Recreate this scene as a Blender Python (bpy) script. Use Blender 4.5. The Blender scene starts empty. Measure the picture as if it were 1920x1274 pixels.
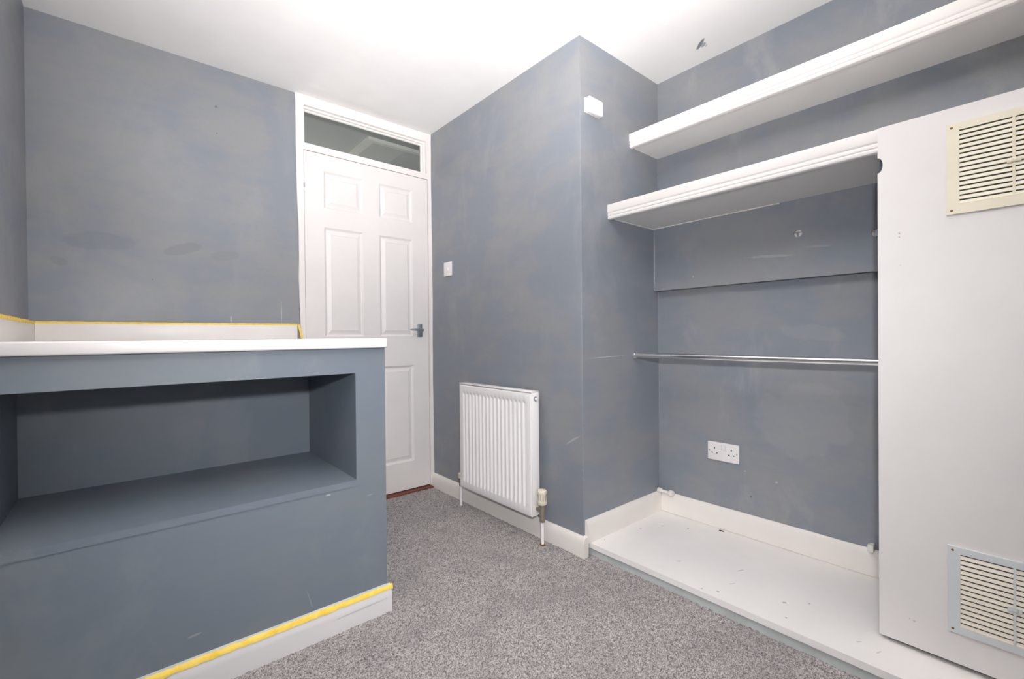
import bpy, bmesh, math, random
import numpy as np
from mathutils import Vector, Matrix

random.seed(7)
rng = np.random.default_rng(7)
SC = bpy.context.scene
COL = SC.collection

# ------------------------------------------------------------------ camera, light, exposure
CAM_H = 0.965
YAW, PITCH, ROLL, FPX = 0.8652, -0.0066, -0.0092, 853.29
cam_data = bpy.data.cameras.new('camera')
cam = bpy.data.objects.new('camera', cam_data)
COL.objects.link(cam)
fw = Vector((math.cos(YAW) * math.cos(PITCH), math.sin(YAW) * math.cos(PITCH), math.sin(PITCH)))
rt = Vector((math.sin(YAW), -math.cos(YAW), 0))
up = rt.cross(fw)
r2 = math.cos(ROLL) * rt + math.sin(ROLL) * up
u2 = -math.sin(ROLL) * rt + math.cos(ROLL) * up
cam.matrix_world = Matrix((
    (r2.x, u2.x, -fw.x, 0), (r2.y, u2.y, -fw.y, 0), (r2.z, u2.z, -fw.z, CAM_H), (0, 0, 0, 1)))
cam_data.sensor_fit = 'HORIZONTAL'
cam_data.sensor_width = 36.0
cam_data.lens = FPX / 1920 * 36.0
cam_data.clip_start = 0.01
SC.camera = cam

world = bpy.data.worlds.new('world')
SC.world = world
world.use_nodes = True
bg = world.node_tree.nodes['Background']
bg.inputs['Color'].default_value = (0.80, 0.88, 1.0, 1)
bg.inputs['Strength'].default_value = 1.0


def light(name, kind, loc, energy, color=(1, 1, 1), aim=None, **kw):
    d = bpy.data.lights.new(name, kind)
    d.energy = energy
    d.color = color
    for k, v in kw.items():
        setattr(d, k, v)
    o = bpy.data.objects.new(name, d)
    o.location = loc
    if aim is not None:
        o.rotation_euler = (Vector(aim) - Vector(loc)).to_track_quat('-Z', 'Y').to_euler()
    COL.objects.link(o)
    return o


# flash unit beside the camera: most of it bounced off the ceiling, a little spilling straight ahead
light('flash_bounce', 'SPOT', (0.02, -0.05, 1.22), 345, (1.0, 0.975, 0.96), aim=(0.42, 0.27, 2.276),
      spot_size=math.radians(112), spot_blend=1.0, shadow_soft_size=0.05)
light('flash_forward', 'SPOT', (0.02, -0.05, 1.22), 240, (1.0, 0.975, 0.96), aim=(0.58, 1.25, 2.36),
      spot_size=math.radians(86), spot_blend=1.0, shadow_soft_size=0.05)
light('flash_spill', 'SPOT', (0.02, -0.05, 1.18), 93.0, (0.985, 0.985, 1.0), aim=(1.50, 1.75, 0.82),
      spot_size=math.radians(112), spot_blend=1.0, shadow_soft_size=0.035)
# weak fill added at the unseen rear window so the rear isn't dark
light('rear_fill', 'AREA', (0.25, -1.04, 1.45), 3, (0.86, 0.93, 1.0), aim=(0.25, 1.0, 1.35),
      shape='RECTANGLE', size=1.5, size_y=1.15)

vs = SC.view_settings
vs.view_transform = 'Standard'
vs.look = 'None'
vs.gamma = 1.0
vs.exposure = 0.0
vs.use_curve_mapping = False
SC.cycles.use_denoising = True
SC.cycles.max_bounces = 10
SC.cycles.diffuse_bounces = 6
SC.cycles.sample_clamp_indirect = 8.0

# ------------------------------------------------------------------ measures (metres)
yA, xB, yC, xD, zC, xS = 2.594, 1.523, 1.316, 2.134, 2.276, -0.286
yU, xU = 1.521, 0.702
xW, xPF, zP = 1.707, 1.549, 0.0536
yPAN = 0.324
yR = -1.10          # rear wall
xFar = -1.30        # far side of the room, behind the camera to the left


# ------------------------------------------------------------------ materials
def srgb(r, g, b):
    f = lambda c: (c / 255 / 12.92) if c / 255 <= 0.04045 else ((c / 255 + 0.055) / 1.055) ** 2.4
    return (f(r), f(g), f(b), 1)


class NT:
    def __init__(self, name):
        self.m = bpy.data.materials.new(name)
        self.m.use_nodes = True
        self.t = self.m.node_tree
        self.b = self.t.nodes['Principled BSDF']
        self.out = self.t.nodes['Material Output']
        self._pos = None

    def n(self, kind, **kw):
        nd = self.t.nodes.new(kind)
        for k, v in kw.items():
            setattr(nd, k, v)
        return nd

    def link(self, a, b):
        self.t.links.new(a, b)

    @property
    def pos(self):
        if self._pos is None:
            self._pos = self.n('ShaderNodeNewGeometry').outputs['Position']
        return self._pos

    def noise(self, scale, detail=3, rough=0.55, vec=None, dist=0.0):
        nd = self.n('ShaderNodeTexNoise')
        nd.inputs['Scale'].default_value = scale
        nd.inputs['Detail'].default_value = detail
        nd.inputs['Roughness'].default_value = rough
        nd.inputs['Distortion'].default_value = dist
        self.link(vec or self.pos, nd.inputs['Vector'])
        return nd.outputs['Fac']

    def scaled(self, s):
        mp = self.n('ShaderNodeMapping')
        mp.inputs['Scale'].default_value = s
        self.link(self.pos, mp.inputs['Vector'])
        return mp.outputs['Vector']

    def ramp(self, val, a, b, lo=0.0, hi=1.0):
        r = self.n('ShaderNodeMapRange')
        r.interpolation_type = 'SMOOTHSTEP'
        self.link(val, r.inputs['Value'])
        for k, v in zip(('From Min', 'From Max', 'To Min', 'To Max'), (a, b, lo, hi)):
            r.inputs[k].default_value = v
        return r.outputs['Result']

    def math(self, op, a, b):
        m = self.n('ShaderNodeMath', operation=op)
        for i, v in enumerate((a, b)):
            if isinstance(v, (int, float)):
                m.inputs[i].default_value = v
            else:
                self.link(v, m.inputs[i])
        return m.outputs[0]

    def mix(self, fac, a, b):
        mx = self.n('ShaderNodeMix', data_type='RGBA')
        if isinstance(fac, (int, float)):
            mx.inputs[0].default_value = fac
        else:
            self.link(fac, mx.inputs[0])
        for i, v in ((6, a), (7, b)):
            if isinstance(v, tuple):
                mx.inputs[i].default_value = v
            else:
                self.link(v, mx.inputs[i])
        return mx.outputs[2]

    def color(self, c):
        if isinstance(c, tuple):
            self.b.inputs['Base Color'].default_value = c
        else:
            self.link(c, self.b.inputs['Base Color'])

    def rough(self, r):
        if isinstance(r, (int, float)):
            self.b.inputs['Roughness'].default_value = r
        else:
            self.link(r, self.b.inputs['Roughness'])

    def bump(self, h, strength, dist=0.002):
        bp = self.n('ShaderNodeBump')
        bp.inputs['Strength'].default_value = strength
        bp.inputs['Distance'].default_value = dist
        self.link(h, bp.inputs['Height'])
        self.link(bp.outputs['Normal'], self.b.inputs['Normal'])

    def blob(self, c, size, rot=0.0, axis='Y', edge=0.35, wob=0.35, wscale=25):
        """soft-edged ellipse mark at c; size = half sizes; rot about the surface normal axis"""
        v = self.n('ShaderNodeVectorMath', operation='SUBTRACT')
        self.link(self.pos, v.inputs[0])
        v.inputs[1].default_value = c
        ro = self.n('ShaderNodeVectorRotate', rotation_type=axis + '_AXIS')
        ro.inputs['Angle'].default_value = rot
        self.link(v.outputs[0], ro.inputs['Vector'])
        d = self.n('ShaderNodeVectorMath', operation='DIVIDE')
        self.link(ro.outputs[0], d.inputs[0])
        d.inputs[1].default_value = size
        ln = self.n('ShaderNodeVectorMath', operation='LENGTH')
        self.link(d.outputs[0], ln.inputs[0])
        w = self.math('MULTIPLY', self.math('SUBTRACT', self.noise(wscale, 3, 0.6), 0.5), wob * 2)
        return self.ramp(self.math('ADD', ln.outputs['Value'], w), 1.0 - edge, 1.0, 1.0, 0.0)


def mat_simple(name, c, rough=0.5, metal=0.0, spec=0.5, nscale=None, namt=0.04, bump=0.0):
    t = NT(name)
    if nscale:
        k = t.ramp(t.noise(nscale, 3), 0.3, 0.7)
        d = tuple(x * (1 - namt * 2) for x in c[:3]) + (1,)
        t.color(t.mix(k, d, c))
        if bump:
            t.bump(t.noise(nscale * 6, 3), bump)
    else:
        t.color(c)
    t.rough(rough)
    t.b.inputs['Metallic'].default_value = metal
    t.b.inputs['Specular IOR Level'].default_value = spec
    return t.m


GREY_BLUE = srgb(132, 138, 147)
GREY_NEUT = srgb(143, 144, 147)
GREY_PALE = srgb(156, 157, 159)
UNIT_BLUE = srgb(114, 123, 134)
UNIT_NEUT = srgb(120, 126, 133)


def grey_paint(name, patches=(), pale=0.5, marks=(), pscale=2.6, cols=(GREY_BLUE, GREY_NEUT)):
    t = NT(name)
    big = t.noise(pscale, 4, 0.55, dist=0.6)
    brush = t.noise(3.5, 4, 0.6, vec=t.scaled((1.0, 1.0, 3.2)))
    k = t.ramp(t.math('ADD', t.math('MULTIPLY', big, 0.6), t.math('MULTIPLY', brush, 0.4)), 0.42, 0.60)
    c = t.mix(k, cols[0], cols[1])
    k2 = t.math('MULTIPLY', t.ramp(t.noise(4.2, 5, 0.62, vec=t.scaled((1.0, 1.0, 0.55)), dist=0.4), 0.52, 0.70), pale)
    c = t.mix(k2, c, GREY_PALE)
    fine = t.noise(60, 2)
    c = t.mix(t.math('MULTIPLY', t.ramp(fine, 0.35, 0.7), 0.06), c, srgb(118, 124, 131))
    for (pc, ps, pr, ax, amt, pcol) in patches:
        m = t.blob(pc, ps, pr, ax, edge=0.22, wob=0.45, wscale=14)
        c = t.mix(t.math('MULTIPLY', m, amt), c, pcol)
    for (pc, ps, pr, ax, amt, pcol) in marks:
        m = t.blob(pc, ps, pr, ax, edge=0.5, wob=0.5, wscale=70)
        c = t.mix(t.math('MULTIPLY', m, amt), c, pcol)
    t.color(c)
    t.rough(t.ramp(t.noise(3.0, 3), 0.3, 0.7, 0.40, 0.52))
    t.b.inputs['Specular IOR Level'].default_value = 0.45
    t.bump(t.math('ADD', t.noise(90, 3, vec=t.scaled((1, 1, 0.5))), t.math('MULTIPLY', t.noise(7, 3), 2.0)), 0.10, 0.0015)
    return t.m


DARKP = srgb(96, 102, 108)
LIGHTP = srgb(205, 206, 206)
M = {}
M['grey'] = grey_paint('grey_wall_paint', pale=0.45)
M['grey_unit'] = grey_paint('grey_unit_paint', pale=0.18, pscale=1.8, cols=(UNIT_BLUE, UNIT_NEUT), marks=[
    ((0.13, yU, 0.50), (0.012, .02, 0.003), 0, 'Y', 0.7, srgb(225, 205, 170)),
    ((0.30, yU, 0.845), (0.030, .02, 0.002), 0, 'Y', 0.8, LIGHTP),
    ((0.50, yU, 0.452), (0.010, .02, 0.003), 0, 'Y', 0.6, LIGHTP),
    ((0.642, yU, 0.42), (0.014, .02, 0.002), 0.2, 'Y', 0.3, LIGHTP),
    ((0.44, yU, 0.135), (0.002, .02, 0.045), 0.25, 'Y', 0.18, LIGHTP),
    ((0.14, yU, 0.15), (0.022, .02, 0.004), 0.1, 'Y', 0.22, LIGHTP),
])
M['grey_back'] = grey_paint('grey_back_wall_paint', pale=0.30, patches=[
    ((-0.07, yA, 1.385), (0.13, .05, 0.042), 0.06, 'Y', 0.30, srgb(114, 121, 127)),
    ((0.215, yA, 1.385), (0.085, .05, 0.028), 0.28, 'Y', 0.32, srgb(110, 114, 120)),
    ((0.385, yA, 1.372), (0.065, .05, 0.026), 0.2, 'Y', 0.26, srgb(116, 120, 124)),
    ((-0.20, yA, 1.29), (0.028, .05, 0.018), -0.4, 'Y', 0.30, srgb(110, 116, 122)),
], marks=[
    ((0.349, yA, 2.087), (0.007, .05, 0.009), 0, 'Y', 0.7, srgb(84, 92, 100)),
    ((0.352, yA, 1.960), (0.004, .05, 0.004), 0, 'Y', 0.8, srgb(60, 66, 72)),
    ((0.10, yA, 1.235), (0.003, .05, 0.003), 0, 'Y', 0.8, srgb(80, 86, 92)),
    ((0.628, yA, 1.10), (0.0025, .05, 0.075), 0, 'Y', 0.45, LIGHTP),
    ((0.40, yA, 1.06), (0.004, .05, 0.022), 0, 'Y', 0.5, LIGHTP),
])
M['grey_column'] = grey_paint('grey_column_paint', pale=0.40, marks=[
    ((1.56, yC, 0.20), (0.05, .05, 0.006), 0.2, 'Y', 0.0, LIGHTP),
    ((1.71, yC, 0.8665), (0.17, .05, 0.0022), 0.015, 'Y', 0.6, LIGHTP),
    ((2.131, yC, 0.9), (0.0045, .02, 1.4), 0, 'Y', 0.55, srgb(186, 192, 202)),
    ((xB, yC, 1.2), (0.0035, .0035, 1.1), 0, 'Y', 0.3, srgb(180, 186, 196)),
    ((xB, 1.372, 0.50), (0.02, 0.055, 0.006), 0.55, 'X', 0.35, LIGHTP),
    ((1.80, yC, 0.155), (0.004, .05, 0.004), 0, 'Y', 0.7, srgb(70, 60, 55)),
    ((1.90, yC, 0.175), (0.006, .05, 0.005), 0, 'Y', 0.6, srgb(70, 76, 82)),
])
M['grey_alcove'] = grey_paint('grey_alcove_paint', pale=0.75, pscale=3.2, patches=[
    ((xD, 0.66, 0.60), (.05, 0.20, 0.16), 0.3, 'X', 0.35, GREY_PALE),
    ((xD, 0.62, 0.97), (.05, 0.14, 0.035), -0.1, 'X', 0.30, GREY_PALE),
    ((xD, 0.78, 0.33), (.05, 0.22, 0.035), 0.05, 'X', 0.35, GREY_NEUT),
], marks=[
    ((xD, 0.86, 0.235), (.05, 0.006, 0.006), 0, 'X', 0.6, srgb(70, 76, 82)),
    ((xD, 0.885, 0.345), (.05, 0.004, 0.003), 0, 'X', 0.6, LIGHTP),
    ((xD, 0.755, 0.325), (.05, 0.008, 0.005), 0, 'X', 0.5, LIGHTP),
])
M['grey_board'] = grey_paint('grey_board_paint', pale=0.35, marks=[
    ((2.085, 0.76, 1.295), (.05, 0.11, 0.007), -0.08, 'X', 0.28, srgb(190, 194, 198)),
    ((2.085, 0.58, 1.31), (.05, 0.06, 0.006), -0.08, 'X', 0.2, srgb(190, 194, 198)),
    ((2.085, 1.10, 1.245), (.05, 0.005, 0.006), 0, 'X', 0.4, LIGHTP),
    ((2.085, 1.309, 1.35), (.05, 0.004, 0.18), 0, 'X', 0.6, srgb(200, 202, 206)),
])


def white_paint(name, c, rough=0.35, marks=(), bump=0.05):
    t = NT(name)
    k = t.ramp(t.noise(5, 3), 0.3, 0.7)
    col = t.mix(k, tuple(x * 0.965 for x in c[:3]) + (1,), c)
    for (pc, ps, pr, ax, amt, pcol) in marks:
        m = t.blob(pc, ps, pr, ax, edge=0.45, wob=0.35, wscale=90)
        col = t.mix(t.math('MULTIPLY', m, amt), col, pcol)
    t.color(col)
    t.rough(rough)
    t.bump(t.noise(120, 3), bump, 0.001)
    return t.m


M['white'] = white_paint('white_gloss_paint', srgb(239, 234, 231))
M['white_door'] = white_paint('white_door_paint', srgb(236, 231, 229), 0.42)
M['white_skirt'] = white_paint('white_skirting_paint', srgb(242, 236, 230), 0.4)
M['white_unit_skirt'] = white_paint('white_unit_skirting_paint', srgb(226, 223, 222), 0.4, marks=[
    ((0.60, 1.503, 0.047), (0.11, .05, 0.004), 0.02, 'Y', 0.4, srgb(150, 150, 152))])
M['white_shelf'] = white_paint('white_shelf_paint', srgb(240, 237, 234), 0.4)
M['white_panel'] = white_paint('white_panel_laminate', srgb(226, 222, 220), 0.42, marks=[
    ((xW, 0.275, 1.253), (.05, 0.0022, 0.002), 0, 'X', 0.9, srgb(120, 80, 70)),
    ((xW, 0.275, 1.242), (.05, 0.0022, 0.002), 0, 'X', 0.9, srgb(120, 80, 70)),
    ((xW, 0.273, 1.16), (.05, 0.003, 0.004), 0, 'X', 0.4, srgb(190, 186, 186)),
    ((xW, 0.245, 0.142), (.05, 0.004, 0.003), 0, 'X', 0.5, srgb(170, 160, 155)),
    ((xW, 0.255, 0.145), (.05, 0.002, 0.002), 0, 'X', 0.5, srgb(150, 140, 135)),
], bump=0.02)
SCUFF = srgb(120, 116, 116)
M['white_platform'] = white_paint('white_platform_board', srgb(246, 242, 239), 0.38, marks=[
    ((2.006, 1.092, zP), (0.004, 0.006, .05), 0.6, 'Z', 0.7, SCUFF),
    ((1.841, 1.240, zP), (0.005, 0.003, .05), 0.0, 'Z', 0.8, SCUFF),
    ((1.945, 1.19, zP), (0.010, 0.003, .05), 0.5, 'Z', 0.7, SCUFF),
    ((1.625, 1.281, zP), (0.004, 0.003, .05), 0.0, 'Z', 0.8, SCUFF),
    ((1.569, 0.803, zP), (0.005, 0.003, .05), 0.3, 'Z', 0.8, SCUFF),
    ((1.591, 0.755, zP), (0.008, 0.005, .05), 0.9, 'Z', 0.8, srgb(130, 112, 100)),
    ((1.694, 0.575, zP), (0.009, 0.005, .05), 0.9, 'Z', 0.8, srgb(130, 112, 100)),
    ((1.607, 0.542, zP), (0.004, 0.004, .05), 0.0, 'Z', 0.8, SCUFF),
    ((1.750, 0.520, zP), (0.004, 0.003, .05), 0.0, 'Z', 0.7, SCUFF),
    ((1.800, 0.765, zP), (0.020, 0.0022, .05), 0.35, 'Z', 0.7, SCUFF),
    ((1.69, 0.96, zP), (0.014, 0.006, .05), 0.5, 'Z', 0.25, SCUFF),
    ((1.68, 0.745, zP), (0.016, 0.003, .05), 0.5, 'Z', 0.35, SCUFF),
    ((1.64, 0.36, zP), (0.012, 0.003, .05), 0.5, 'Z', 0.35, SCUFF),
    ((1.63, 0.31, zP), (0.014, 0.003, .05), 0.3, 'Z', 0.3, SCUFF),
])
M['ceiling'] = white_paint('white_ceiling_emulsion', srgb(242, 240, 239), 0.8, marks=[
    ((1.992, 1.010, zC), (0.050, 0.0105, .05), -0.83, 'Z', 0.95, srgb(118, 124, 134)),
    ((2.006, 1.004, zC), (0.022, 0.012, .05), -0.83, 'Z', 0.80, srgb(150, 154, 162)),
    ((2.022, 0.998, zC), (0.011, 0.0025, .05), -0.83, 'Z', 0.8, srgb(140, 144, 152)),
    ((1.53, 0.985, zC), (0.009, 0.004, .05), 0.3, 'Z', 0.12, srgb(190, 180, 180)),
], bump=0.03)
M['radiator'] = mat_simple('white_radiator_enamel', srgb(250, 246, 245), 0.28, nscale=6, namt=0.01)
M['cream'] = mat_simple('cream_plastic', srgb(230, 222, 200), 0.4, nscale=20, namt=0.02)
M['vent_pale'] = mat_simple('pale_grey_plastic', srgb(210, 214, 216), 0.35, nscale=20, namt=0.01)
M['vent_slat'] = mat_simple('ivory_plastic', srgb(238, 228, 212), 0.4, nscale=20, namt=0.02)
M['void'] = mat_simple('dark_blue_void', srgb(58, 74, 86), 0.7, nscale=10, namt=0.05)
M['hole'] = mat_simple('dark_hole', srgb(48, 42, 40), 0.8, nscale=40, namt=0.1)
M['plastic'] = mat_simple('white_plastic', srgb(240, 236, 235), 0.25, nscale=30, namt=0.01)
M['chrome'] = mat_simple('chrome', srgb(240, 240, 241), 0.14, 1.0)
M['steel'] = mat_simple('brushed_steel', srgb(186, 193, 202), 0.36, 1.0, nscale=60, namt=0.05)
M['brass_dull'] = mat_simple('tarnished_nickel', srgb(196, 184, 168), 0.5, 1.0, nscale=50, namt=0.12)
M['rust'] = mat_simple('rusted_screw', srgb(140, 98, 66), 0.6, 0.4, nscale=200, namt=0.2)
M['wood_red'] = mat_simple('red_brown_wood', srgb(122, 66, 54), 0.5, nscale=40, namt=0.12, bump=0.1)
M['riser'] = mat_simple('grey_riser_paint', srgb(200, 204, 204), 0.5, nscale=12, namt=0.06)
M['hall'] = mat_simple('hallway_emulsion', srgb(190, 192, 190), 0.8, nscale=3, namt=0.03)
M['caulk'] = mat_simple('white_caulk', srgb(238, 232, 226), 0.6, nscale=40, namt=0.05)
M['hatch_panel'] = mat_simple('hatch_panel_paint', srgb(205, 205, 202), 0.6, nscale=5, namt=0.03)


def tape_mat():
    t = NT('yellow_masking_tape')
    c = t.mix(t.ramp(t.noise(40, 4), 0.3, 0.7), srgb(244, 202, 62), srgb(254, 222, 104))
    t.color(c)
    t.rough(0.55)
    t.bump(t.noise(160, 3), 0.35, 0.001)
    return t.m


M['tape'] = tape_mat()


def carpet_mat():
    t = NT('grey_cut_pile')
    a = t.noise(230, 3, 0.7)
    b = t.noise(95, 2, 0.6)
    big = t.noise(4.5, 4, 0.6, dist=0.5)
    k = t.math('ADD', t.math('MULTIPLY', a, 0.8), t.math('MULTIPLY', b, 0.2))
    c = t.mix(t.ramp(k, 0.36, 0.64), srgb(90, 87, 87), srgb(200, 193, 190))
    c = t.mix(t.math('MULTIPLY', t.ramp(big, 0.42, 0.68), 0.28), c, srgb(112, 108, 109))
    t.color(c)
    t.rough(0.95)
    t.b.inputs['Specular IOR Level'].default_value = 0.1
    t.b.inputs['Sheen Weight'].default_value = 0.15
    t.bump(a, 0.5, 0.004)
    return t.m


M['carpet'] = carpet_mat()


def glass_mat():
    t = NT('window_glass')
    tr = t.n('ShaderNodeBsdfTransparent')
    tr.inputs['Color'].default_value = (0.86, 0.88, 0.87, 1)
    gl = t.n('ShaderNodeBsdfGlossy')
    gl.inputs['Roughness'].default_value = 0.03
    fr = t.n('ShaderNodeFresnel')
    fr.inputs['IOR'].default_value = 1.5
    mx = t.n('ShaderNodeMixShader')
    t.link(fr.outputs[0], mx.inputs[0])
    t.link(tr.outputs[0], mx.inputs[1])
    t.link(gl.outputs[0], mx.inputs[2])
    t.link(mx.outputs[0], t.out.inputs['Surface'])
    return t.m


M['glass'] = glass_mat()


# ------------------------------------------------------------------ builders
def empty(name, loc=(0, 0, 0)):
    o = bpy.data.objects.new(name, None)
    o.location = loc
    o.empty_display_size = 0.05
    COL.objects.link(o)
    return o


def tag(o, label=None, cat=None, group=None, kind=None):
    if label:
        o['label'] = label
    if cat:
        o['category'] = cat
    if group:
        o['group'] = group
    if kind:
        o['kind'] = kind
    return o


def obj(name, me, mat, parent=None, smooth=False):
    """me in world coordinates; parented parts keep their world place"""
    o = bpy.data.objects.new(name, me)
    if mat:
        me.materials.append(M[mat] if isinstance(mat, str) else mat)
    if smooth:
        me.polygons.foreach_set('use_smooth', [True] * len(me.polygons))
        try:
            me.set_sharp_from_angle(angle=math.radians(35))
        except Exception:
            pass
    COL.objects.link(o)
    if parent is not None:
        o.parent = parent
        base = Vector((0, 0, 0))
        p = parent
        while p is not None:
            base += Vector(p.location)
            p = p.parent
        o.location = -base
    return o


def done(bm, name='mesh'):
    bmesh.ops.recalc_face_normals(bm, faces=bm.faces[:])
    me = bpy.data.meshes.new(name)
    bm.to_mesh(me)
    bm.free()
    return me


def box_bm(x0, x1, y0, y1, z0, z1, bev=0.0, seg=2):
    bm = bmesh.new()
    bmesh.ops.create_cube(bm, size=1.0)
    for v in bm.verts:
        v.co = Vector(((x0 + x1) / 2 + v.co.x * (x1 - x0), (y0 + y1) / 2 + v.co.y * (y1 - y0),
                       (z0 + z1) / 2 + v.co.z * (z1 - z0)))
    if bev:
        bmesh.ops.bevel(bm, geom=bm.edges[:], offset=bev, segments=seg, affect='EDGES', profile=0.5)
    return bm


def box(name, x0, x1, y0, y1, z0, z1, mat, parent=None, bev=0.0, seg=2):
    return obj(name, done(box_bm(x0, x1, y0, y1, z0, z1, bev, seg), name), mat, parent, smooth=bev > 0)


def plate(name, outer, holes, fmap, depth, mat, parent=None):
    """flat plate from a 2D outline with holes; fmap(u, v, d) -> world; d runs 0..depth"""
    bm = bmesh.new()
    loops = []
    for ring in [outer] + list(holes):
        vs_ = [bm.verts.new((p[0], p[1], 0)) for p in ring]
        es = [bm.edges.new((vs_[i], vs_[(i + 1) % len(vs_)])) for i in range(len(vs_))]
        loops.append(vs_)
    bmesh.ops.triangle_fill(bm, use_beauty=True, use_dissolve=False, edges=bm.edges[:], normal=(0, 0, 1))
    front = bm.faces[:]
    back = {}
    for ring in loops:
        for v in ring:
            back[v] = bm.verts.new((v.co.x, v.co.y, 1))
    for f in front:
        bm.faces.new([back[v] for v in reversed(f.verts[:])])
    for ring in loops:
        n = len(ring)
        for i in range(n):
            a, b = ring[i], ring[(i + 1) % n]
            bm.faces.new((a, b, back[b], back[a]))
    for v in bm.verts:
        v.co = Vector(fmap(v.co.x, v.co.y, v.co.z * depth))
    return obj(name, done(bm, name), mat, parent)


def rect(u0, u1, v0, v1):
    return [(u0, v0), (u1, v0), (u1, v1), (u0, v1)]


def circ(u, v, r, n=20):
    return [(u + r * math.cos(2 * math.pi * i / n), v + r * math.sin(2 * math.pi * i / n)) for i in range(n)]


def sweep(name, prof, p0, p1, fmap, mat, parent=None, smooth=True, steps=1, jitter=0.0):
    """closed 2D profile (a, b) swept from s=p0 to s=p1; fmap(s, a, b) -> world"""
    bm = bmesh.new()
    rings = []
    for k in range(steps + 1):
        s = p0 + (p1 - p0) * k / steps
        rings.append([bm.verts.new(fmap(s, a, b + (jitter * (random.random() - .5) if jitter else 0))) for a, b in prof])
    n = len(prof)
    for k in range(steps):
        for i in range(n):
            bm.faces.new((rings[k][i], rings[k][(i + 1) % n], rings[k + 1][(i + 1) % n], rings[k + 1][i]))
    bm.faces.new(rings[0])
    bm.faces.new(list(reversed(rings[-1])))
    return obj(name, done(bm, name), mat, parent, smooth)


def lathe(name, prof, origin, axis, mat, parent=None, n=24, smooth=True):
    """profile [(t along axis, radius)] turned around axis"""
    ax = Vector(axis).normalized()
    q = Vector((0, 0, 1)).rotation_difference(ax)
    O = Vector(origin)
    bm = bmesh.new()
    rings = []
    for t, r in prof:
        rings.append([bm.verts.new(O + q @ Vector((r * math.cos(2 * math.pi * i / n), r * math.sin(2 * math.pi * i / n), t)))
                      for i in range(n)])
    for k in range(len(rings) - 1):
        for i in range(n):
            bm.faces.new((rings[k][i], rings[k][(i + 1) % n], rings[k + 1][(i + 1) % n], rings[k + 1][i]))
    bm.faces.new(rings[0])
    bm.faces.new(list(reversed(rings[-1])))
    return obj(name, done(bm, name), mat, parent, smooth)


def tube(name, pts, r, mat, parent=None, n=14):
    bm = bmesh.new()
    P = [Vector(p) for p in pts]
    rings = []
    for i, p in enumerate(P):
        d = (P[min(i + 1, len(P) - 1)] - P[max(i - 1, 0)]).normalized()
        q = Vector((0, 0, 1)).rotation_difference(d)
        rr = r[i] if isinstance(r, (list, tuple)) else r
        rings.append([bm.verts.new(p + q @ Vector((rr * math.cos(2 * math.pi * j / n), rr * math.sin(2 * math.pi * j / n), 0)))
                      for j in range(n)])
    for k in range(len(rings) - 1):
        for i in range(n):
            bm.faces.new((rings[k][i], rings[k][(i + 1) % n], rings[k + 1][(i + 1) % n], rings[k + 1][i]))
    bm.faces.new(rings[0])
    bm.faces.new(list(reversed(rings[-1])))
    return obj(name, done(bm, name), mat, parent, True)


# ------------------------------------------------------------------ the room shell
S = 'structure'
tag(box('floor', xFar - .1, xD + .1, yR - .1, 4.4, -0.10, -0.012, 'hall'), 'bare floor under the grey carpet', 'floor', kind=S)


def ceiling_mesh():
    return done(box_bm(xFar - .1, xD + .1, yR - .1, yA + .10, zC, zC + .08), 'ceiling')


tag(obj('ceiling', ceiling_mesh(), 'ceiling'), 'white painted ceiling with a grey paint smear', 'ceiling', kind=S)
tag(plate('wall_back', [(xS - .1, 0), (0.722, 0), (0.716, 1.0), (0.708, zC), (xS - .1, zC)], [],
          lambda u, v, d: (u, yA + d, v), 0.10, 'grey_back'),
    'grey wall left of the white door', 'wall', kind=S)
tag(box('wall_left', xS - .1, xS, 0.95, yA, 0, zC, 'grey'), 'narrow strip of dark grey wall at the far left', 'wall', kind=S)
tag(box('wall_return', xFar, xS - .1, 0.95, 1.05, 0, zC, 'grey'), 'grey return wall out of view beside the camera', 'wall', kind=S)
tag(box('wall_side', xFar - .1, xFar, yR, 1.05, 0, zC, 'grey'), 'grey side wall out of view behind the camera', 'wall', kind=S)
tag(box('wall_center', xB, xD + .1, yC, yA + .10, 0, zC, 'grey_column'),
    'projecting grey wall column carrying the radiator and light switch', 'wall', kind=S)
tag(box('wall_right', xD, xD + .1, yR, yC, 0, zC, 'grey_alcove'), 'patchy grey back wall of the alcove behind the shelves', 'wall', kind=S)
WIN = (-0.60, 1.10, 0.90, 2.05)
tag(plate('wall_front', rect(xFar - .1, xD + .1, 0, zC), [rect(*WIN)], lambda u, v, d: (u, yR - d, v), 0.10, 'grey'),
    'grey wall with the window behind the camera', 'wall', kind=S)
w2 = tag(empty('window_2', (0.25, yR - .05, 0.90)), 'white framed window behind the camera', 'window', kind=S)
plate('window_frame', rect(*WIN), [rect(WIN[0] + .05, 0.23, WIN[2] + .05, WIN[3] - .05), rect(0.27, WIN[1] - .05, WIN[2] + .05, WIN[3] - .05)],
      lambda u, v, d: (u, yR - .03 - d, v), 0.05, 'white', w2)
for a, b in ((WIN[0] + .05, 0.23), (0.27, WIN[1] - .05)):
    box('pane', a, b, yR - .058, yR - .054, WIN[2] + .05, WIN[3] - .05, 'glass', w2)

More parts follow.
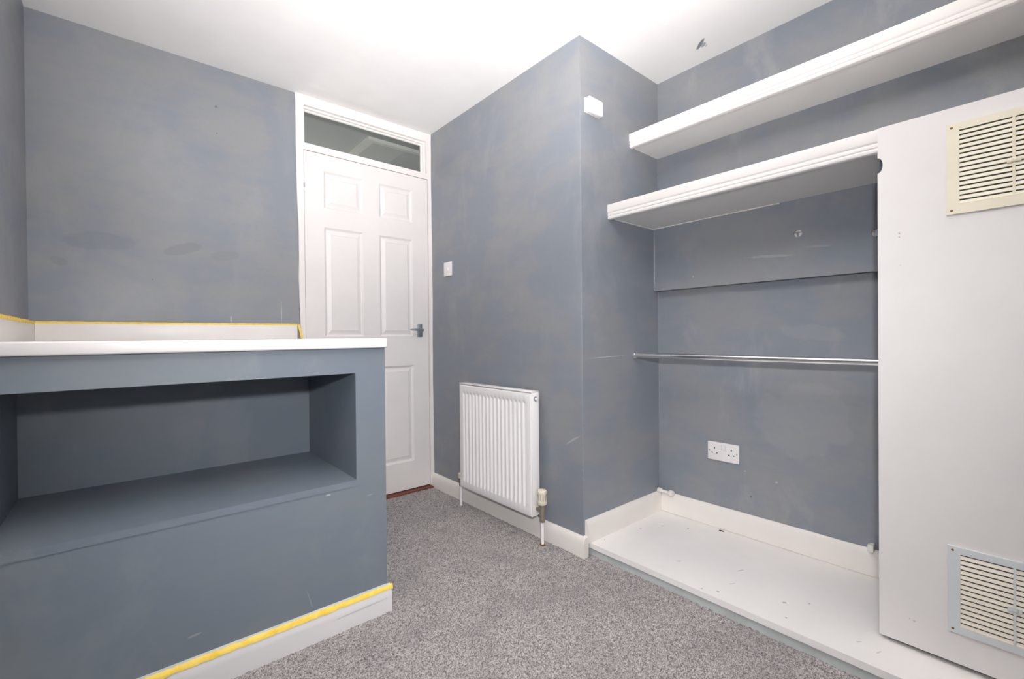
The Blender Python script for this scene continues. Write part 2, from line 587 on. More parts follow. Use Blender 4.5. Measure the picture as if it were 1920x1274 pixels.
# hallway seen through the pane above the door
tag(box('ceiling_hallway', 0.2, 2.4, yA + .10, 4.3, 2.300, 2.36, 'hall'), 'dim hallway ceiling seen through the pane above the door', 'ceiling', kind=S)
tag(box('wall_hallway', 0.2, 2.4, 4.2, 4.3, 0, 2.30, 'hall'), 'far hallway wall beyond the door', 'wall', kind=S)
tag(box('wall_hallway_left', 0.1, 0.2, yA + .1, 4.3, 0, 2.30, 'hall'), 'left hallway wall beyond the door', 'wall', kind=S)
tag(box('wall_hallway_right', 2.4, 2.5, yA + .1, 4.3, 0, 2.30, 'hall'), 'right hallway wall beyond the door', 'wall', kind=S)
lh = tag(empty('loft_hatch', (1.6, 3.3, 2.30)), 'loft hatch with moulded trim in the hallway ceiling, seen above the door', 'hatch')
ox0, ox1, oy0, oy1 = 1.245, 1.90, 2.905, 3.70
plate('hatch_trim', rect(ox0, ox1, oy0, oy1), [rect(ox0 + .035, ox1 - .035, oy0 + .035, oy1 - .035)],
      lambda u, v, d: (u, v, 2.30 - d), 0.022, 'white', lh)
plate('hatch_bead', rect(ox0 + .035, ox1 - .035, oy0 + .035, oy1 - .035), [rect(ox0 + .055, ox1 - .055, oy0 + .055, oy1 - .055)],
      lambda u, v, d: (u, v, 2.30 - d), 0.012, 'white', lh)
box('hatch_panel', ox0 + .055, ox1 - .055, oy0 + .055, oy1 - .055, 2.293, 2.300, 'hatch_panel', lh)
light('hallway_fill', 'POINT', (0.9, 3.9, 1.5), 14.0, (1, 0.97, 0.93), shadow_soft_size=0.12)  # added fill to brighten the hallway, stands for no visible lamp


# carpet: real pile relief, one surface
def carpet():
    x0, x1, y0, y1 = -0.02, 1.568, 0.05, 2.56
    st = 0.0045
    xs = np.arange(x0, x1 + 1e-6, (x1 - x0) / round((x1 - x0) / st))
    ys = np.arange(y0, y1 + 1e-6, (y1 - y0) / round((y1 - y0) / st))
    nx, ny = len(xs), len(ys)
    X, Y = np.meshgrid(xs, ys, indexing='ij')
    jx = rng.uniform(-.4, .4, X.shape) * st
    jy = rng.uniform(-.4, .4, X.shape) * st
    Z = rng.uniform(-0.0065, 0.0, X.shape)
    edge = np.zeros_like(X, bool)
    edge[0, :] = edge[-1, :] = edge[:, 0] = edge[:, -1] = True
    jx[edge] = 0
    jy[edge] = 0
    Z[edge] = 0
    V = np.stack([X + jx, Y + jy, Z], -1).reshape(-1, 3)
    i = np.arange(nx - 1)[:, None] * ny + np.arange(ny - 1)[None, :]
    F = np.stack([i, i + ny, i + ny + 1, i + 1], -1).reshape(-1, 4)
    keep = ~((V[F[:, 0], 0] < xU - .03) & (V[F[:, 0], 1] > yU + .01))     # no carpet inside the unit
    F = F[keep]
    # plain skirt of carpet around the detailed field
    b = len(V)
    q = [[(xFar, yR), (x0, yR), (x0, 1.0), (xFar, 1.0)], [(x0, yR), (x1, yR), (x1, y0), (x0, y0)]]
    ev = [(p[0], p[1], 0.0) for r in q for p in r]
    V = np.vstack([V, np.array(ev)])
    F = np.vstack([F, np.array([[b, b + 1, b + 2, b + 3], [b + 4, b + 5, b + 6, b + 7]])])
    me = bpy.data.meshes.new('carpet')
    me.vertices.add(len(V))
    me.vertices.foreach_set('co', V.ravel())
    me.loops.add(F.size)
    me.loops.foreach_set('vertex_index', F.ravel().astype(np.int32))
    me.polygons.add(len(F))
    me.polygons.foreach_set('loop_start', np.arange(0, F.size, 4, dtype=np.int32))
    me.update(calc_edges=True)
    me.validate()
    return me


tag(obj('carpet', carpet(), 'carpet'), 'speckled mid grey cut pile carpet covering the floor', 'carpet', kind='stuff')


# skirtings: bevelled top
def skirt_prof(h, t, z0=0.0):
    return [(0, z0), (t, z0), (t, z0 + h * 0.62), (t * 0.86, z0 + h * 0.80), (t * 0.62, z0 + h * 0.93), (t * 0.3, z0 + h), (0, z0 + h)]


tag(sweep('baseboard_center', skirt_prof(0.090, 0.018, -.004), yA - .002, yC - .018, lambda s, a, b: (xB - a, s, b), 'white_skirt', steps=30, jitter=0.0012),
    'low white skirting along the carpet under the radiator', 'skirting', kind=S)
tag(sweep('baseboard_column_end', [(0, -.004), (.0178, -.004), (.0178, .084), (.012, .087), (0, .087)], xB - .0, xB + .012, lambda s, a, b: (s, yC - a, b), 'white_skirt'),
    'short skirting return at the corner of the column', 'skirting', kind=S)
tag(sweep('baseboard_recess', skirt_prof(0.100, 0.018, zP), xB + .010, xD, lambda s, a, b: (s, yC - a, b), 'white_skirt', steps=16, jitter=0.002),
    'white skirting on the platform against the side of the column', 'skirting', kind=S)
tag(sweep('baseboard_right', skirt_prof(0.0985, 0.018, zP + .0018), yC - .018, yR, lambda s, a, b: (xD - a, s, b), 'white_skirt', steps=40, jitter=0.0012),
    'white skirting along the back wall of the alcove', 'skirting', kind=S)


# ------------------------------------------------------------------ door frame, fanlight and door
fr = tag(empty('trim_1', (1.1, yA, 0)), 'white painted door frame reaching up to the ceiling', 'door frame', kind=S)
left_edge = []
for i in range(40):
    z = zC * i / 39
    left_edge.append((0.731 - 0.012 * z + 0.0018 * math.sin(z * 9) + random.uniform(-.0012, .0012), z))
outer = [(xB, 0), (xB, zC)] + left_edge[::-1]
plate('frame', [(0.7445, 0), (0.7445, 1.9835), (1.5005, 1.9835), (1.5005, 0)] + outer, [rect(0.749, 1.492, 2.020, 2.224)],
      lambda u, v, d: (u, yA - .008 + d, v), 0.05, 'white', fr)
plate('frame_rebate', rect(0.735, xB, 1.99, 2.262), [rect(0.7492, 1.482, 2.0202, 2.214)], lambda u, v, d: (u, yA + .012 + d, v), 0.03, 'white', fr)
for a, b in ((0.73, 0.752), (1.493, xB)):
    box('door_stop', a, b, yA + .042, yA + .095, 0, 2.0, 'white', fr)
box('transom_rail', 0.73, xB, yA + .040, yA + .095, 1.975, 2.018, 'white', fr)
# white paint lapping from the frame onto the column
pts_r = [(yA - .008, 0.06), (yA - .008, zC)]
for i in range(40):
    z = zC - (zC - 0.06) * i / 39
    pts_r.append((yA - .0135 - 0.003 * math.sin(z * 5 + 1) - random.uniform(0, .003), z))
plate('paint_lap', pts_r, [], lambda u, v, d: (xB - d, u, v), 0.0012, 'white', fr)

wn = tag(empty('window_1', (1.11, yA + .03, 2.02)), 'clear glass fanlight pane above the door', 'window', kind=S)
plate('glazing_bead', rect(0.735, xB, 1.995, 2.262), [rect(0.7494, 1.473, 2.0204, 2.206)], lambda u, v, d: (u, yA + .028 + d, v), 0.012, 'white', wn)
box('pane', 0.74, 1.49, yA + .042, yA + .046, 2.0, 2.23, 'glass', wn)

dr = tag(empty('door_1', (1.12, yA, 0.012)), 'white six panel door with a lever handle', 'door', kind=S)
DX0, DX1, DZ0, DZ1 = 0.7475, 1.4975, 0.014, 1.9805
cols = ((0.849, 1.070), (1.171, 1.388))
rows = ((0.188, 0.790), (0.974, 1.580), (1.686, 1.890))
yF = yA - .004
plate('door_leaf', rect(DX0, DX1, DZ0, DZ1), [rect(c[0], c[1], r[0], r[1]) for c in cols for r in rows],
      lambda u, v, d: (u, yF + d, v), 0.038, 'white_door', dr)


def door_panel(x0, x1, z0, z1):
    bm = bmesh.new()
    rings = []
    for ins, dep in ((0, 0.0), (0.004, 0.0035), (0.010, 0.0085), (0.014, 0.0095), (0.020, 0.0080), (0.034, 0.0030), (0.037, 0.0020), (0.038, 0.0035), (0.0385, 0.0035)):
        rings.append([bm.verts.new((x, yF + dep, z)) for x, z in
                      ((x0 + ins, z0 + ins), (x1 - ins, z0 + ins), (x1 - ins, z1 - ins), (x0 + ins, z1 - ins))])
    back = [bm.verts.new((x, yF + .030, z)) for x, z in ((x0, z0), (x1, z0), (x1, z1), (x0, z1))]
    for a, b in zip(rings[:-1], rings[1:]):
        for i in range(4):
            bm.faces.new((a[i], a[(i + 1) % 4], b[(i + 1) % 4], b[i]))
    bm.faces.new(rings[-1])
    for i in range(4):
        bm.faces.new((rings[0][i], back[i], back[(i + 1) % 4], rings[0][(i + 1) % 4]))
    bm.faces.new(back[::-1])
    return done(bm, 'panel')


for c in cols:
    for r in rows:
        obj('panel', door_panel(c[0], c[1], r[0], r[1]), 'white_door', dr)
hd = box('handle_plate', 1.4145, 1.4505, yF - .006, yF, 0.968, 1.050, 'steel', dr, bev=.0035)
tag(hd, 'grey metal lever handle plate')
lathe('spindle_rose', [(0, .013), (.016, .0125), (.024, .011), (.034, .0095), (.036, .006)], (1.434, yF - .005, 1.010), (0, -1, 0), 'steel', hd)
tube('lever', [(1.439, yF - .034, 1.010), (1.428, yF - .038, 1.0105), (1.410, yF - .041, 1.012), (1.385, yF - .042, 1.0135), (1.362, yF - .040, 1.0145), (1.348, yF - .038, 1.0150)],
     [.0085, .0095, .0078, .0066, .0052, .0028], 'steel', hd)
for z in (1.790, 0.25):
    hg = box('hinge', 0.7430, 0.7478, yF - .0052, yF + .0, z - .036, z + .036, 'white', dr)
    for k in range(3):
        lathe('knuckle', [(0, .0042), (.021, .0042)], (0.7455, yF - .006, z - .034 + k * .0235), (0, 0, 1), 'steel' if k % 2 else 'white', hg, n=12)

tag(box('threshold_strip', 0.735, xB - .018, 2.556, 2.68, -.010, 0.008, 'wood_red', bev=.003),
    'red brown wooden threshold strip under the white door', 'threshold')

# ------------------------------------------------------------------ built-in unit with the open niche
un = tag(empty('built_in_unit', (0.2, yU, 0)), 'grey painted built in unit with a long open niche', 'storage unit')
NX0, NX1, NZ0, NZ1, NYB = -0.252, 0.596, 0.483, 0.845, 2.036
plate('front_panel', rect(xS, xU, 0, 0.930), [rect(NX0, NX1, NZ0, NZ1)], lambda u, v, d: (u, yU + d, v), 0.018, 'grey_unit', un)
box('niche_floor', NX0, NX1, yU + .018, NYB, NZ0 - .02, NZ0, 'grey_unit', un)
box('niche_lip', xS, NX1 + .004, yU - .0022, yU, NZ0 - .021, NZ0, 'grey_unit', un)
box('niche_ceiling', NX0, NX1, yU + .018, NYB, NZ1, NZ1 + .012, 'grey_unit', un)
box('niche_back', NX0 - .012, NX1 + .012, NYB, NYB + .012, NZ0 - .02, NZ1 + .012, 'grey_unit', un)
for a, b in ((NX0 - .012, NX0), (NX1, NX1 + .012)):
    box('niche_side', a, b, yU + .018, NYB, NZ0 - .02, NZ1 + .012, 'grey_unit', un)
box('side_panel', xU - .018, xU, yU + .018, yA, 0, 0.930, 'grey_unit', un)
sweep('skirting', [(0, -.004), (.018, -.004), (.018, .050), (.0165, .064), (.012, .078), (.007, .088), (0, .090)], xS, xU + .010,
      lambda s, a, b: (s, yU - a, b), 'white_unit_skirt', un)
sweep('painted_strip', [(.0005, .086), (.010, .0835), (.006, .0905), (.0005, .092)], xS, xU + .0, lambda s, a, b: (s, yU - a, b), 'riser', un)

wt = tag(empty('worktop', (0.2, yU, 0.930)), 'white painted worktop slab with upstand on top of the grey unit', 'worktop')
box('slab', xS, 0.7045, 1.503, yA, 0.930, 0.9635, 'white', wt, bev=.005, seg=3)
box('upstand', xS + .018, 0.700, yA - .018, yA, 0.9635, 1.038, 'white', wt, bev=.002)
box('upstand', xS, xS + .018, yU + .02, yA, 0.9635, 1.040, 'white', wt, bev=.002)


# yellow masking tape
def tape(name, fpt, s0, s1, w, th, label, n=60, wav=0.0015, group=None):
    """ribbon: fpt(s, across 0..1 * w, out) -> world"""
    bm = bmesh.new()
    rings = []
    for k in range(n + 1):
        s = s0 + (s1 - s0) * k / n
        a = random.uniform(-wav, wav)
        b = random.uniform(-wav, wav)
        lift = random.uniform(0, wav)
        rings.append([bm.verts.new(fpt(s, a, th)), bm.verts.new(fpt(s, w / 2, th * 1.6 + lift)), bm.verts.new(fpt(s, w + b, th)), bm.verts.new(fpt(s, w + b, 0)), bm.verts.new(fpt(s, a, 0))])
    for k in range(n):
        for i in range(5):
            bm.faces.new((rings[k][i], rings[k][(i + 1) % 5], rings[k + 1][(i + 1) % 5], rings[k + 1][i]))
    bm.faces.new(rings[0])
    bm.faces.new(list(reversed(rings[-1])))
    o = obj(name, done(bm, name), 'tape', None, True)
    return tag(o, label, 'tape', group)


tape('masking_tape', lambda s, a, o: (s, yA - .018 - o, 1.0425 - a), xS + .020, 0.699, 0.0085, 0.0008,
     'yellow masking tape along the upstand under the grey back wall', wav=.0004)
tape('masking_tape', lambda s, a, o: (xS + .018 + o, s, 1.0425 - a), yU + .05, yA - .020, 0.012, 0.0008,
     'yellow masking tape on the upstand at the far left wall', wav=.0012)
tape('masking_tape', lambda s, a, o: (0.702 + (1.034 - s) * 0.22 + a, yA - .0185 - o, s), 1.040, 0.966, 0.011, 0.0012,
     'loose yellow tape end hanging beside the door frame above the worktop', n=10, wav=.0015)


def unit_tape(s, a, o):
    # follows the bevelled top of the unit skirting: a runs down from the top edge
    path = [(.0085, .0900), (.0120, .0825), (.0152, .0745)]
    t = min(max(a / 0.016, -.06), 1.06)
    if t < .5:
        p = [path[0][i] + (path[1][i] - path[0][i]) * t * 2 for i in (0, 1)]
    else:
        p = [path[1][i] + (path[2][i] - path[1][i]) * (t - .5) * 2 for i in (0, 1)]
    return (s, yU - p[0] - o, p[1] + o * .5)


tape('masking_tape', unit_tape, xS + .01, xU + .014, 0.016, 0.0012, 'yellow masking tape along the skirting at the foot of the grey unit', n=90, wav=.0016)

# ------------------------------------------------------------------ radiator
ra = tag(empty('radiator', (1.46, 1.85, 0)), 'white ribbed panel radiator on the grey column wall', 'radiator')
RY0, RY1, RZ0, RZ1, RXF = 1.549, 2.147, 0.124, 0.708, 1.433
NG, PIT = 17, 0.0312


def rad_panel():
    y0, y1, z0, z1 = RY0 + .009, RY1 - .006, RZ0 + .004, RZ1 - .014
    mid = (y0 + y1) / 2
    yy = [y0]
    dep = [0.0]
    start = mid - PIT * (NG - 1) / 2
    for g in range(NG):
        c = start + g * PIT
        for off, d in ((-.0098, 0), (-.0085, .0012), (-.0060, .0080), (-.004, .0095), (.004, .0095), (.0060, .0080), (.0085, .0012), (.0098, 0)):
            yy.append(c + off)
            dep.append(d)
    yy.append(y1)
    dep.append(0)
    zz = [z0, z0 + .030, z0 + .034, z0 + .046, z0 + .052, (z0 + z1) / 2, z1 - .050, z1 - .046, z1 - .036, z1 - .033, z1]
    kk = [0, 0, .15, .9, 1, 1, 1, .9, .15, 0, 0]
    bm = bmesh.new()
    G = [[bm.verts.new((RXF + d * k, y, z)) for y, d in zip(yy, dep)] for z, k in zip(zz, kk)]
    for r in range(len(zz) - 1):
        for c in range(len(yy) - 1):
            bm.faces.new((G[r][c], G[r][c + 1], G[r + 1][c + 1], G[r + 1][c]))
    # returned edges, rounded
    per = G[0][:] + [G[r][-1] for r in range(1, len(zz))] + G[-1][-2::-1] + [G[r][0] for r in range(len(zz) - 2, 0, -1)]
    prev = per
    cy, cz = mid, (z0 + z1) / 2
    for grow, back in ((.0015, .0006), (.0028, .0022), (.0032, .010)):
        nxt = []
        for v in per:
            dy = grow if v.co.y > y1 - 1e-5 else (-grow if v.co.y < y0 + 1e-5 else 0)
            dz = grow if v.co.z > z1 - 1e-5 else (-grow if v.co.z < z0 + 1e-5 else 0)
            nxt.append(bm.verts.new((RXF + back, v.co.y + dy, v.co.z + dz)))
        n = len(per)
        for i in range(n):
            bm.faces.new((prev[i], prev[(i + 1) % n], nxt[(i + 1) % n], nxt[i]))
        prev = nxt
    return done(bm, 'front_panel')


obj('front_panel', rad_panel(), 'radiator', ra, True)
for a, b in ((RY0, RY0 + .005), (RY1 - .004, RY1)):
    box('side_cover', RXF + .0035, 1.482, a, b, RZ0 + .002, RZ1 - .001, 'radiator', ra, bev=.0015)
box('core', RXF + .010, 1.474, RY0 + .006, RY1 - .006, RZ0 + .006, RZ1 - .010, 'radiator', ra)
box('top_cover', RXF + .0025, 1.482, RY0, RY1, RZ1 - .0065, RZ1, 'radiator', ra, bev=.0018)
box('bottom_rail', RXF + .004, 1.474, RY0 + .004, RY1 - .004, RZ0 - .003, RZ0 + .006, 'radiator', ra, bev=.001)
for y in (1.66, 2.03):
    box('bracket', 1.474, xB, y - .015, y + .015, 0.20, 0.62, 'radiator', ra)
bl = lathe('vent_plug', [(0, .0115), (.003, .0115), (.004, .0095)], (1.4595, RY0, 0.672), (0, -1, 0), 'steel', ra, n=18)
lathe('plug_face', [(0, .0080), (.004, .0080), (.0055, .0055)], (1.4595, RY0 - .004, 0.672), (0, -1, 0), 'radiator', bl, n=18)

VX, VY = 1.462, 1.512
va = lathe('valve_body', [(0, .011), (.020, .011), (.022, .0135), (.060, .0135), (.062, .016), (.074, .016), (.075, .013), (.082, .013)], (VX, VY, 0.113), (0, 0, 1), 'brass_dull', ra, n=16)
lathe('union_nut', [(0, .012), (.016, .012), (.018, .009), (.030, .009)], (VX, VY + .011, 0.158), (0, 1, 0), 'brass_dull', va, n=6, smooth=False)
lathe('compression_nut', [(0, .0125), (.016, .0125)], (VX, VY, 0.105), (0, 0, 1), 'brass_dull', va, n=6, smooth=False)


def trv_cap():
    bm = bmesh.new()
    n = 48
    prof = [(0, .0205, 0), (.004, .0225, 0), (.014, .0228, 0), (.016, .0225, 1), (.050, .0212, 1), (.053, .0218, 0), (.062, .0214, 0), (.066, .0185, 0), (.067, .010, 0)]
    rings = []
    for t, r, rib in prof:
        ring = []
        for i in range(n):
            rr = r - (0.0022 if rib and i % 4 in (0,) else 0)
            a = 2 * math.pi * i / n
            ring.append(bm.verts.new((VX + rr * math.cos(a), VY + rr * math.sin(a), 0.188 + t)))
        rings.append(ring)
    for k in range(len(rings) - 1):
        for i in range(n):
            bm.faces.new((rings[k][i], rings[k][(i + 1) % n], rings[k + 1][(i + 1) % n], rings[k + 1][i]))
    bm.faces.new(rings[0])
    bm.faces.new(rings[-1][::-1])
    return done(bm, 'thermostat_cap')


cp = tag(obj('thermostat_cap', trv_cap(), 'cream', ra, True), 'cream slotted thermostat cap')
for i in range(48):
    if i % 4 == 0:
        a = 2 * math.pi * i / 48
        ca, sa = math.cos(a), math.sin(a)
        bm = box_bm(-.0004, .0004, -.0009, .0009, 0.208, 0.236)
        for v in bm.verts:
            x, y = v.co.x + .0213, v.co.y
            v.co = Vector((VX + x * ca - y * sa, VY + x * sa + y * ca, v.co.z))
        obj('slot', done(bm, 'slot'), 'hole', cp)
tube('pipe', [(VX, VY, -.002), (VX, VY, 0.110)], .0078, 'radiator', ra)
lathe('pipe_collar', [(0, .0125), (.006, .0115)], (VX, VY, -.002), (0, 0, 1), 'rust', ra)
LY = 2.180
lv = lathe('lockshield_body', [(0, .010), (.018, .010), (.020, .0125), (.050, .0125)], (VX, LY, 0.110), (0, 0, 1), 'brass_dull', ra, n=16)
lathe('union_nut', [(0, .011), (.014, .011), (.016, .008), (.035, .008)], (VX, LY - .010, 0.145), (0, -1, 0), 'brass_dull', lv, n=6, smooth=False)
lathe('lockshield_cap', [(0, .0135), (.004, .0150), (.026, .0150), (.030, .0120)], (VX, LY, 0.156), (0, 0, 1), 'cream', ra)
tube('pipe', [(VX, LY, -.002), (VX, LY, 0.112)], .0078, 'radiator', ra)

# ------------------------------------------------------------------ fittings on the column
ls = tag(empty('light_switch', (xB, 2.383, 1.383)), 'small white square light switch beside the door', 'light switch')
box('plate', xB - .0085, xB, 2.341, 2.426, 1.340, 1.426, 'plastic', ls, bev=.003)
box('rocker', xB - .0125, xB - .0075, 2.3735, 2.3865, 1.371, 1.395, 'plastic', ls, bev=.0018)
for y in (2.353, 2.414):
    lathe('screw', [(0, .0028), (.0006, .0026)], (xB - .0084, y, 1.383), (-1, 0, 0), 'vent_pale', ls, n=10)

jb = tag(empty('sensor_box', (1.60, yC, 1.98)), 'small white plastic box high on the grey column', 'sensor')
box('housing', 1.552, 1.648, yC - .030, yC - .006, 1.946, 2.014, 'plastic', jb, bev=.007, seg=3)
box('base', 1.549, 1.651, yC - .008, yC, 1.948, 2.012, 'plastic', jb, bev=.002)
box('clip', 1.5475, 1.553, yC - .022, yC - .008, 1.971, 1.985, 'plastic', jb, bev=.001)
for x, z in ((1.606, 1.988), (1.606, 1.980), (1.622, 1.979)):
    lathe('pin_hole', [(0, .0013), (.0004, .0013)], (x, yC - .0299, z), (0, -1, 0), 'vent_pale', jb, n=8)

# ------------------------------------------------------------------ alcove
so = tag(empty('double_socket', (xD, 0.981, 0.414)), 'white double power socket low on the alcove wall', 'power socket')
SY0, SY1, SZ0, SZ1 = 0.908, 1.054, 0.371, 0.457
box('plate', xD - .010, xD, SY0, SY1, SZ0, SZ1, 'plastic', so, bev=.0035)
SXF = xD - .0102
for yc in (1.020, 0.942):
    box('pin_slot', SXF - .0003, SXF + .002, yc - .0022, yc + .0022, 0.424, 0.433, 'hole', so)
    for dy in (-.011, .011):
        box('pin_slot', SXF - .0003, SXF + .002, yc + dy - .0036, yc + dy + .0036, 0.4035, 0.4078, 'hole', so)
for y in (0.992, 0.974):
    box('rocker', SXF - .0035, SXF + .002, y - .006, y + .006, 0.424, 0.446, 'plastic', so, bev=.0015)
    box('rocker_gap', SXF - .0004, SXF + .002, y - .0062, y + .0062, 0.4215, 0.4235, 'vent_pale', so)
for y, z in ((1.0445, 0.414), (0.9175, 0.414)):
    lathe('screw', [(0, .0034), (.0006, .0030)], (SXF + .0003, y, z), (-1, 0, 0), 'steel', so, n=10)

# raised white base board of the alcove
pf = tag(empty('platform', (1.85, 0.6, 0)), 'raised white base board of the alcove, scuffed', 'platform')
plate('board', rect(xPF, xD, yR, yC - .0), [rect(2.093, 2.109, 0.966, 0.990)], lambda u, v, d: (u, v, zP - d), 0.022, 'white_platform', pf)
box('riser', xPF + .010, xPF + .030, yR, yC, -.010, zP - .022, 'riser', pf)
box('gap_shade', 2.0935, 2.1085, 0.9665, 0.9895, zP - .022, zP - .0012, 'hole', pf)  # dark insert, its colour stands in for the shade inside the cut-out


# shelves
def fascia_prof(z0, z1):
    h = z1 - z0
    # (out, z): flat upper face, two reeded steps, round bottom nose
    return [(-.012, z0 + .001), (.000, z0), (.006, z0 + .0025), (.0085, z0 + .007), (.0085, z0 + .011), (.0065, z0 + .0130), (.0065, z0 + .0145),
            (.0095, z0 + .017), (.0105, z0 + .021), (.0100, z0 + .0255), (.0075, z0 + .0275), (.0075, z0 + .029), (.0105, z0 + .0315), (.0120, z0 + .035),
            (.0120, z1 - .001), (.0110, z1), (-.012, z1)]


sh = tag(empty('shelf', (1.98, 0.5, 1.88)), 'upper long white shelf with a moulded front edge, nearest the ceiling', 'shelf', 'white alcove shelves')
box('board', 1.894, xD, yR, yC, 1.886, 1.930, 'white_shelf', sh)
sweep('fascia', fascia_prof(1.878, 1.946), yC, yR, lambda s, a, b: (1.894 - a, s, b), 'white', sh)
sh2 = tag(empty('shelf', (1.9, 0.8, 1.50)), 'lower and deeper white shelf ending at the vented cupboard door', 'shelf', 'white alcove shelves')
box('board', 1.7265, xD, yPAN + .001, yC, 1.5115, 1.555, 'white_shelf', sh2)
sweep('fascia', fascia_prof(1.502, 1.570), yC, yPAN, lambda s, a, b: (1.7195 - a, s, b), 'white', sh2)

# rough bead of white filler where the shelf meets the wall
bm = bmesh.new()


def bead(name, p0, p1, r, parent, n=60):
    P0, P1 = Vector(p0), Vector(p1)
    pts = [P0.lerp(P1, i / n) for i in range(n + 1)]
    rs = [r * random.uniform(.35, 1.0) * (1.0 if random.random() > .2 else .5) for _ in pts]
    return tube(name, [tuple(p) for p in pts], rs, 'caulk', parent, n=6)


bm.free()
bead('filler_bead', (2.084, yC, 1.5105), (2.084, 0.72, 1.5105), .0035, sh2)
bead('filler_bead', (1.76, yC, 1.5105), (2.084, yC, 1.5105), .0028, sh2, 30)
bead('filler_bead', (1.93, yC, 1.8855), (xD, yC, 1.8855), .0016, sh, 20)

bb = tag(empty('backing_board', (2.1, 0.5, 1.19)), 'grey painted board fixed to the wall under the lower shelf', 'board')
HOLES = ((0.653, 1.3725, 0.0150), (0.400, 1.331, 0.0150))
plate('board', rect(yR, yC, 1.1915, 1.5115), [circ(y, z, r) for y, z, r in HOLES], lambda u, v, d: (2.085 + d, u, v), 0.018, 'grey_board', bb)
box('batten', 2.103, xD, yR, yC, 1.2015, 1.245, 'grey_board', bb)
box('batten', 2.103, xD, yR, yC, 1.44, 1.5115, 'grey_board', bb)
for y, z, r in HOLES:
    fx = lathe('anchor', [(0, r * .98), (.004, r * .98)], (2.096, y, z), (-1, 0, 0), 'caulk', bb)
    tube('anchor_screw', [(2.101, y, z - .002), (2.086, y + .001, z - .002)], .0042, 'steel', fx, n=10)
    box('anchor_bar', 2.087, 2.092, y - r * .85, y + r * .85, z + .003, z + .0065, 'brass_dull', fx)
    box('anchor_leg', 2.0865, 2.092, y - .003, y + .003, z - r * .85, z + r * .6, 'steel', fx)

# chrome hanging rail
RX, RZ = 1.912, 0.868
cr = tag(empty('clothes_rail', (RX, 0.8, RZ)), 'chrome clothes rail across the alcove', 'rail')
tube('tube', [(RX, yC - .002, RZ), (RX, 0.308, RZ)], .0130, 'chrome', cr, n=24)
tube('inner_tube', [(RX, yC - .003, RZ), (RX, 1.12, RZ)], .0136, 'chrome', cr, n=24)
lathe('end_socket', [(0, .018), (.003, .018), (.004, .0150), (.010, .0150)], (RX, yC, RZ), (0, -1, 0), 'chrome', cr)
lathe('end_socket', [(0, .018), (.003, .018), (.004, .0150), (.010, .0150)], (RX, 0.308, RZ), (0, 1, 0), 'chrome', cr)

# painted pipe stub lying on the skirting
ps = tag(empty('pipe_stub', (2.108, 1.25, 0.160)), 'white painted capped pipe end on the skirting in the alcove corner', 'pipe')
PX, PZ = 2.110, 0.1585
lathe('elbow', [(0, .011), (.004, .013), (.016, .013), (.020, .010)], (PX, yC - .003, PZ + .001), (0, -1, 0), 'white_skirt', ps)
tube('pipe', [(PX, yC - .018, PZ), (PX, 1.245, PZ)], .0078, 'white_skirt', ps)
lathe('cap', [(0, .0080), (.006, .0125), (.012, .0150), (.022, .0150), (.028, .0135), (.031, .0090)], (PX, 1.256, PZ), (0, -1, 0), 'white_skirt', ps)
pc = tag(empty('pipe_clip', (2.118, 0.425, 0.155)), 'small white pipe clip on the skirting beside the cupboard door', 'clip')
box('block', 2.104, 2.134, 0.416, 0.434, 0.148, 0.176, 'white_skirt', pc, bev=.002)
lathe('bore', [(0, .0060), (.0006, .0060)], (2.119, 0.4161, 0.162), (0, -1, 0), 'rust', pc, n=16)
lathe('nail', [(0, .0030), (.004, .0030)], (2.118, 0.432, 0.176), (0, 0, 1), 'steel', pc, n=10)

# ------------------------------------------------------------------ cupboard with vented door
PZ0, PZ1, PY1 = 0.068, 1.5715, -0.222
cd = tag(empty('cupboard', (xW, 0.05, zP)), 'white fronted cupboard with two louvred ventilation grilles', 'cupboard')
box('side_panel', xW + .020, 2.0845, 0.290, 0.308, zP, 1.5110, 'grey', cd)
box('top_panel', xW + .020, 2.0845, PY1, yPAN, 1.5110, 1.555, 'white_shelf', cd)
notch = [(yPAN - .012 * math.sin(math.pi * i / 12), 1.461 - .023 * math.cos(math.pi * i / 12)) for i in range(13)]
plate('door_panel', [(PY1, PZ0), (yPAN, PZ0)] + notch + [(yPAN, PZ1), (PY1, PZ1)], [], lambda u, v, d: (xW + d, u, v), 0.018, 'white_panel', cd)
box('catch_plate', xW + .0182, xW + .022, yPAN - .030, yPAN - .002, 1.425, 1.50, 'void', cd)


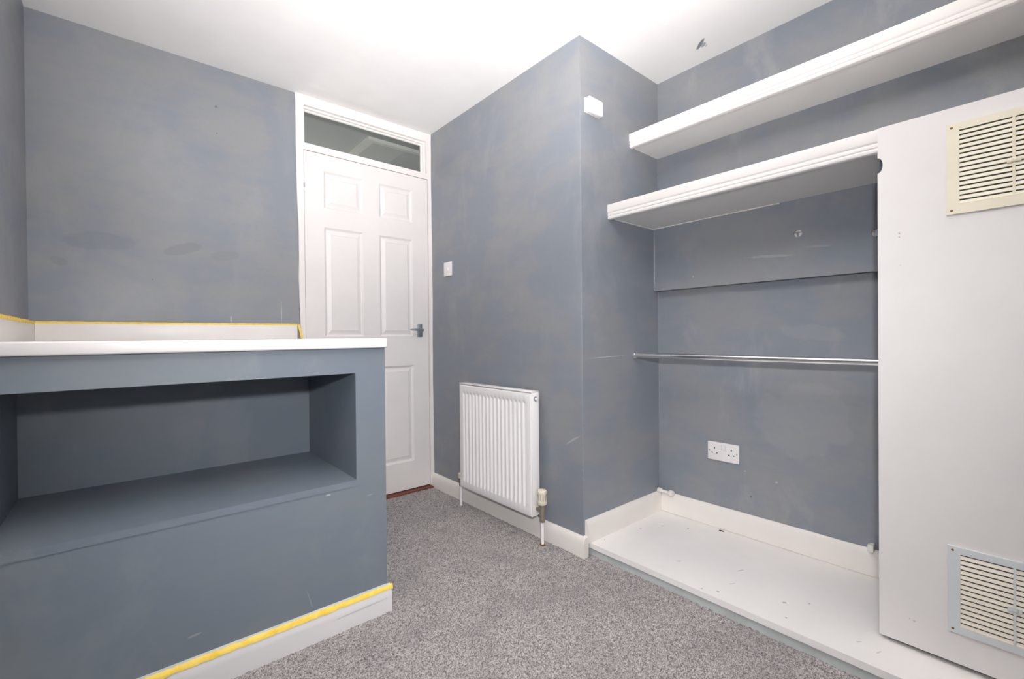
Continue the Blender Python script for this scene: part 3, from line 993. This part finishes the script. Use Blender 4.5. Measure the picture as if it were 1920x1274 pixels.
def grille(name, z0, z1, frame_mat, slat_mat, slots, zs0, zs1, label):
    y0, y1 = -0.071, 0.175
    sy0, sy1 = -0.046, 0.150
    g = plate(name, rect(y0, y1, z0, z1), [rect(sy0, sy1, zs0, zs1)], lambda u, v, d: (xW - .006 + d, u, v), 0.006, frame_mat, cd)
    tag(g, label)
    box('shade_backing', xW - .0012, xW - .0004, sy0, sy1, zs0, zs1, 'void', g)  # dark sheet, its colour stands in for the shaded void behind the slats
    pit = (zs1 - zs0) / slots
    shared = None
    for i in range(slots):
        z = zs0 + i * pit
        if shared is None:
            # louvre blade: slopes outwards to its lower edge
            shared = sweep('slat', [(.0012, .0088), (.0030, .0094), (.0058, .0012), (.0052, .0), (.0030, .0002)], sy0, sy1,
                           lambda s, a, b: (xW - a, s, z + b), slat_mat, g, smooth=False)
            zref = z
        else:
            c = shared.copy()
            COL.objects.link(c)
            c.parent = g
            c.location = Vector(shared.location) + Vector((0, 0, z - zref))
    box('mullion', xW - .0068, xW - .0005, 0.0495, 0.0545, zs0, zs1, frame_mat, g)
    zm = z0 + (z1 - z0) * 0.47
    box('slide_tab', xW - .0082, xW - .0055, 0.039, 0.064, zm - .006, zm + .006, frame_mat, g, bev=.0012)
    box('slide_knob', xW - .0098, xW - .0080, 0.046, 0.057, zm - .004, zm + .004, frame_mat, g, bev=.001)
    for y in (y0 + .010, y1 - .010):
        for z in (z0 + .010, z1 - .010):
            lathe('screw', [(0, .0034), (.0006, .0030)], (xW - .0058, y, z), (-1, 0, 0), 'rust', g, n=10)


grille('ventilation_grille', 1.283, 1.525, 'cream', 'cream', 16, 1.308, 1.506, 'cream louvred ventilation grille at the top of the door')
grille('ventilation_grille', 0.153, 0.386, 'vent_pale', 'vent_slat', 15, 0.172, 0.368, 'pale grey framed louvred grille at the bottom of the door')
tag(box('wall_cupboard', xW + .002, xW + .05, yR, PY1 - .003, zP, 1.5115, 'white_panel'), 'white cupboard front out of view beside the vented door', 'wall', kind=S)
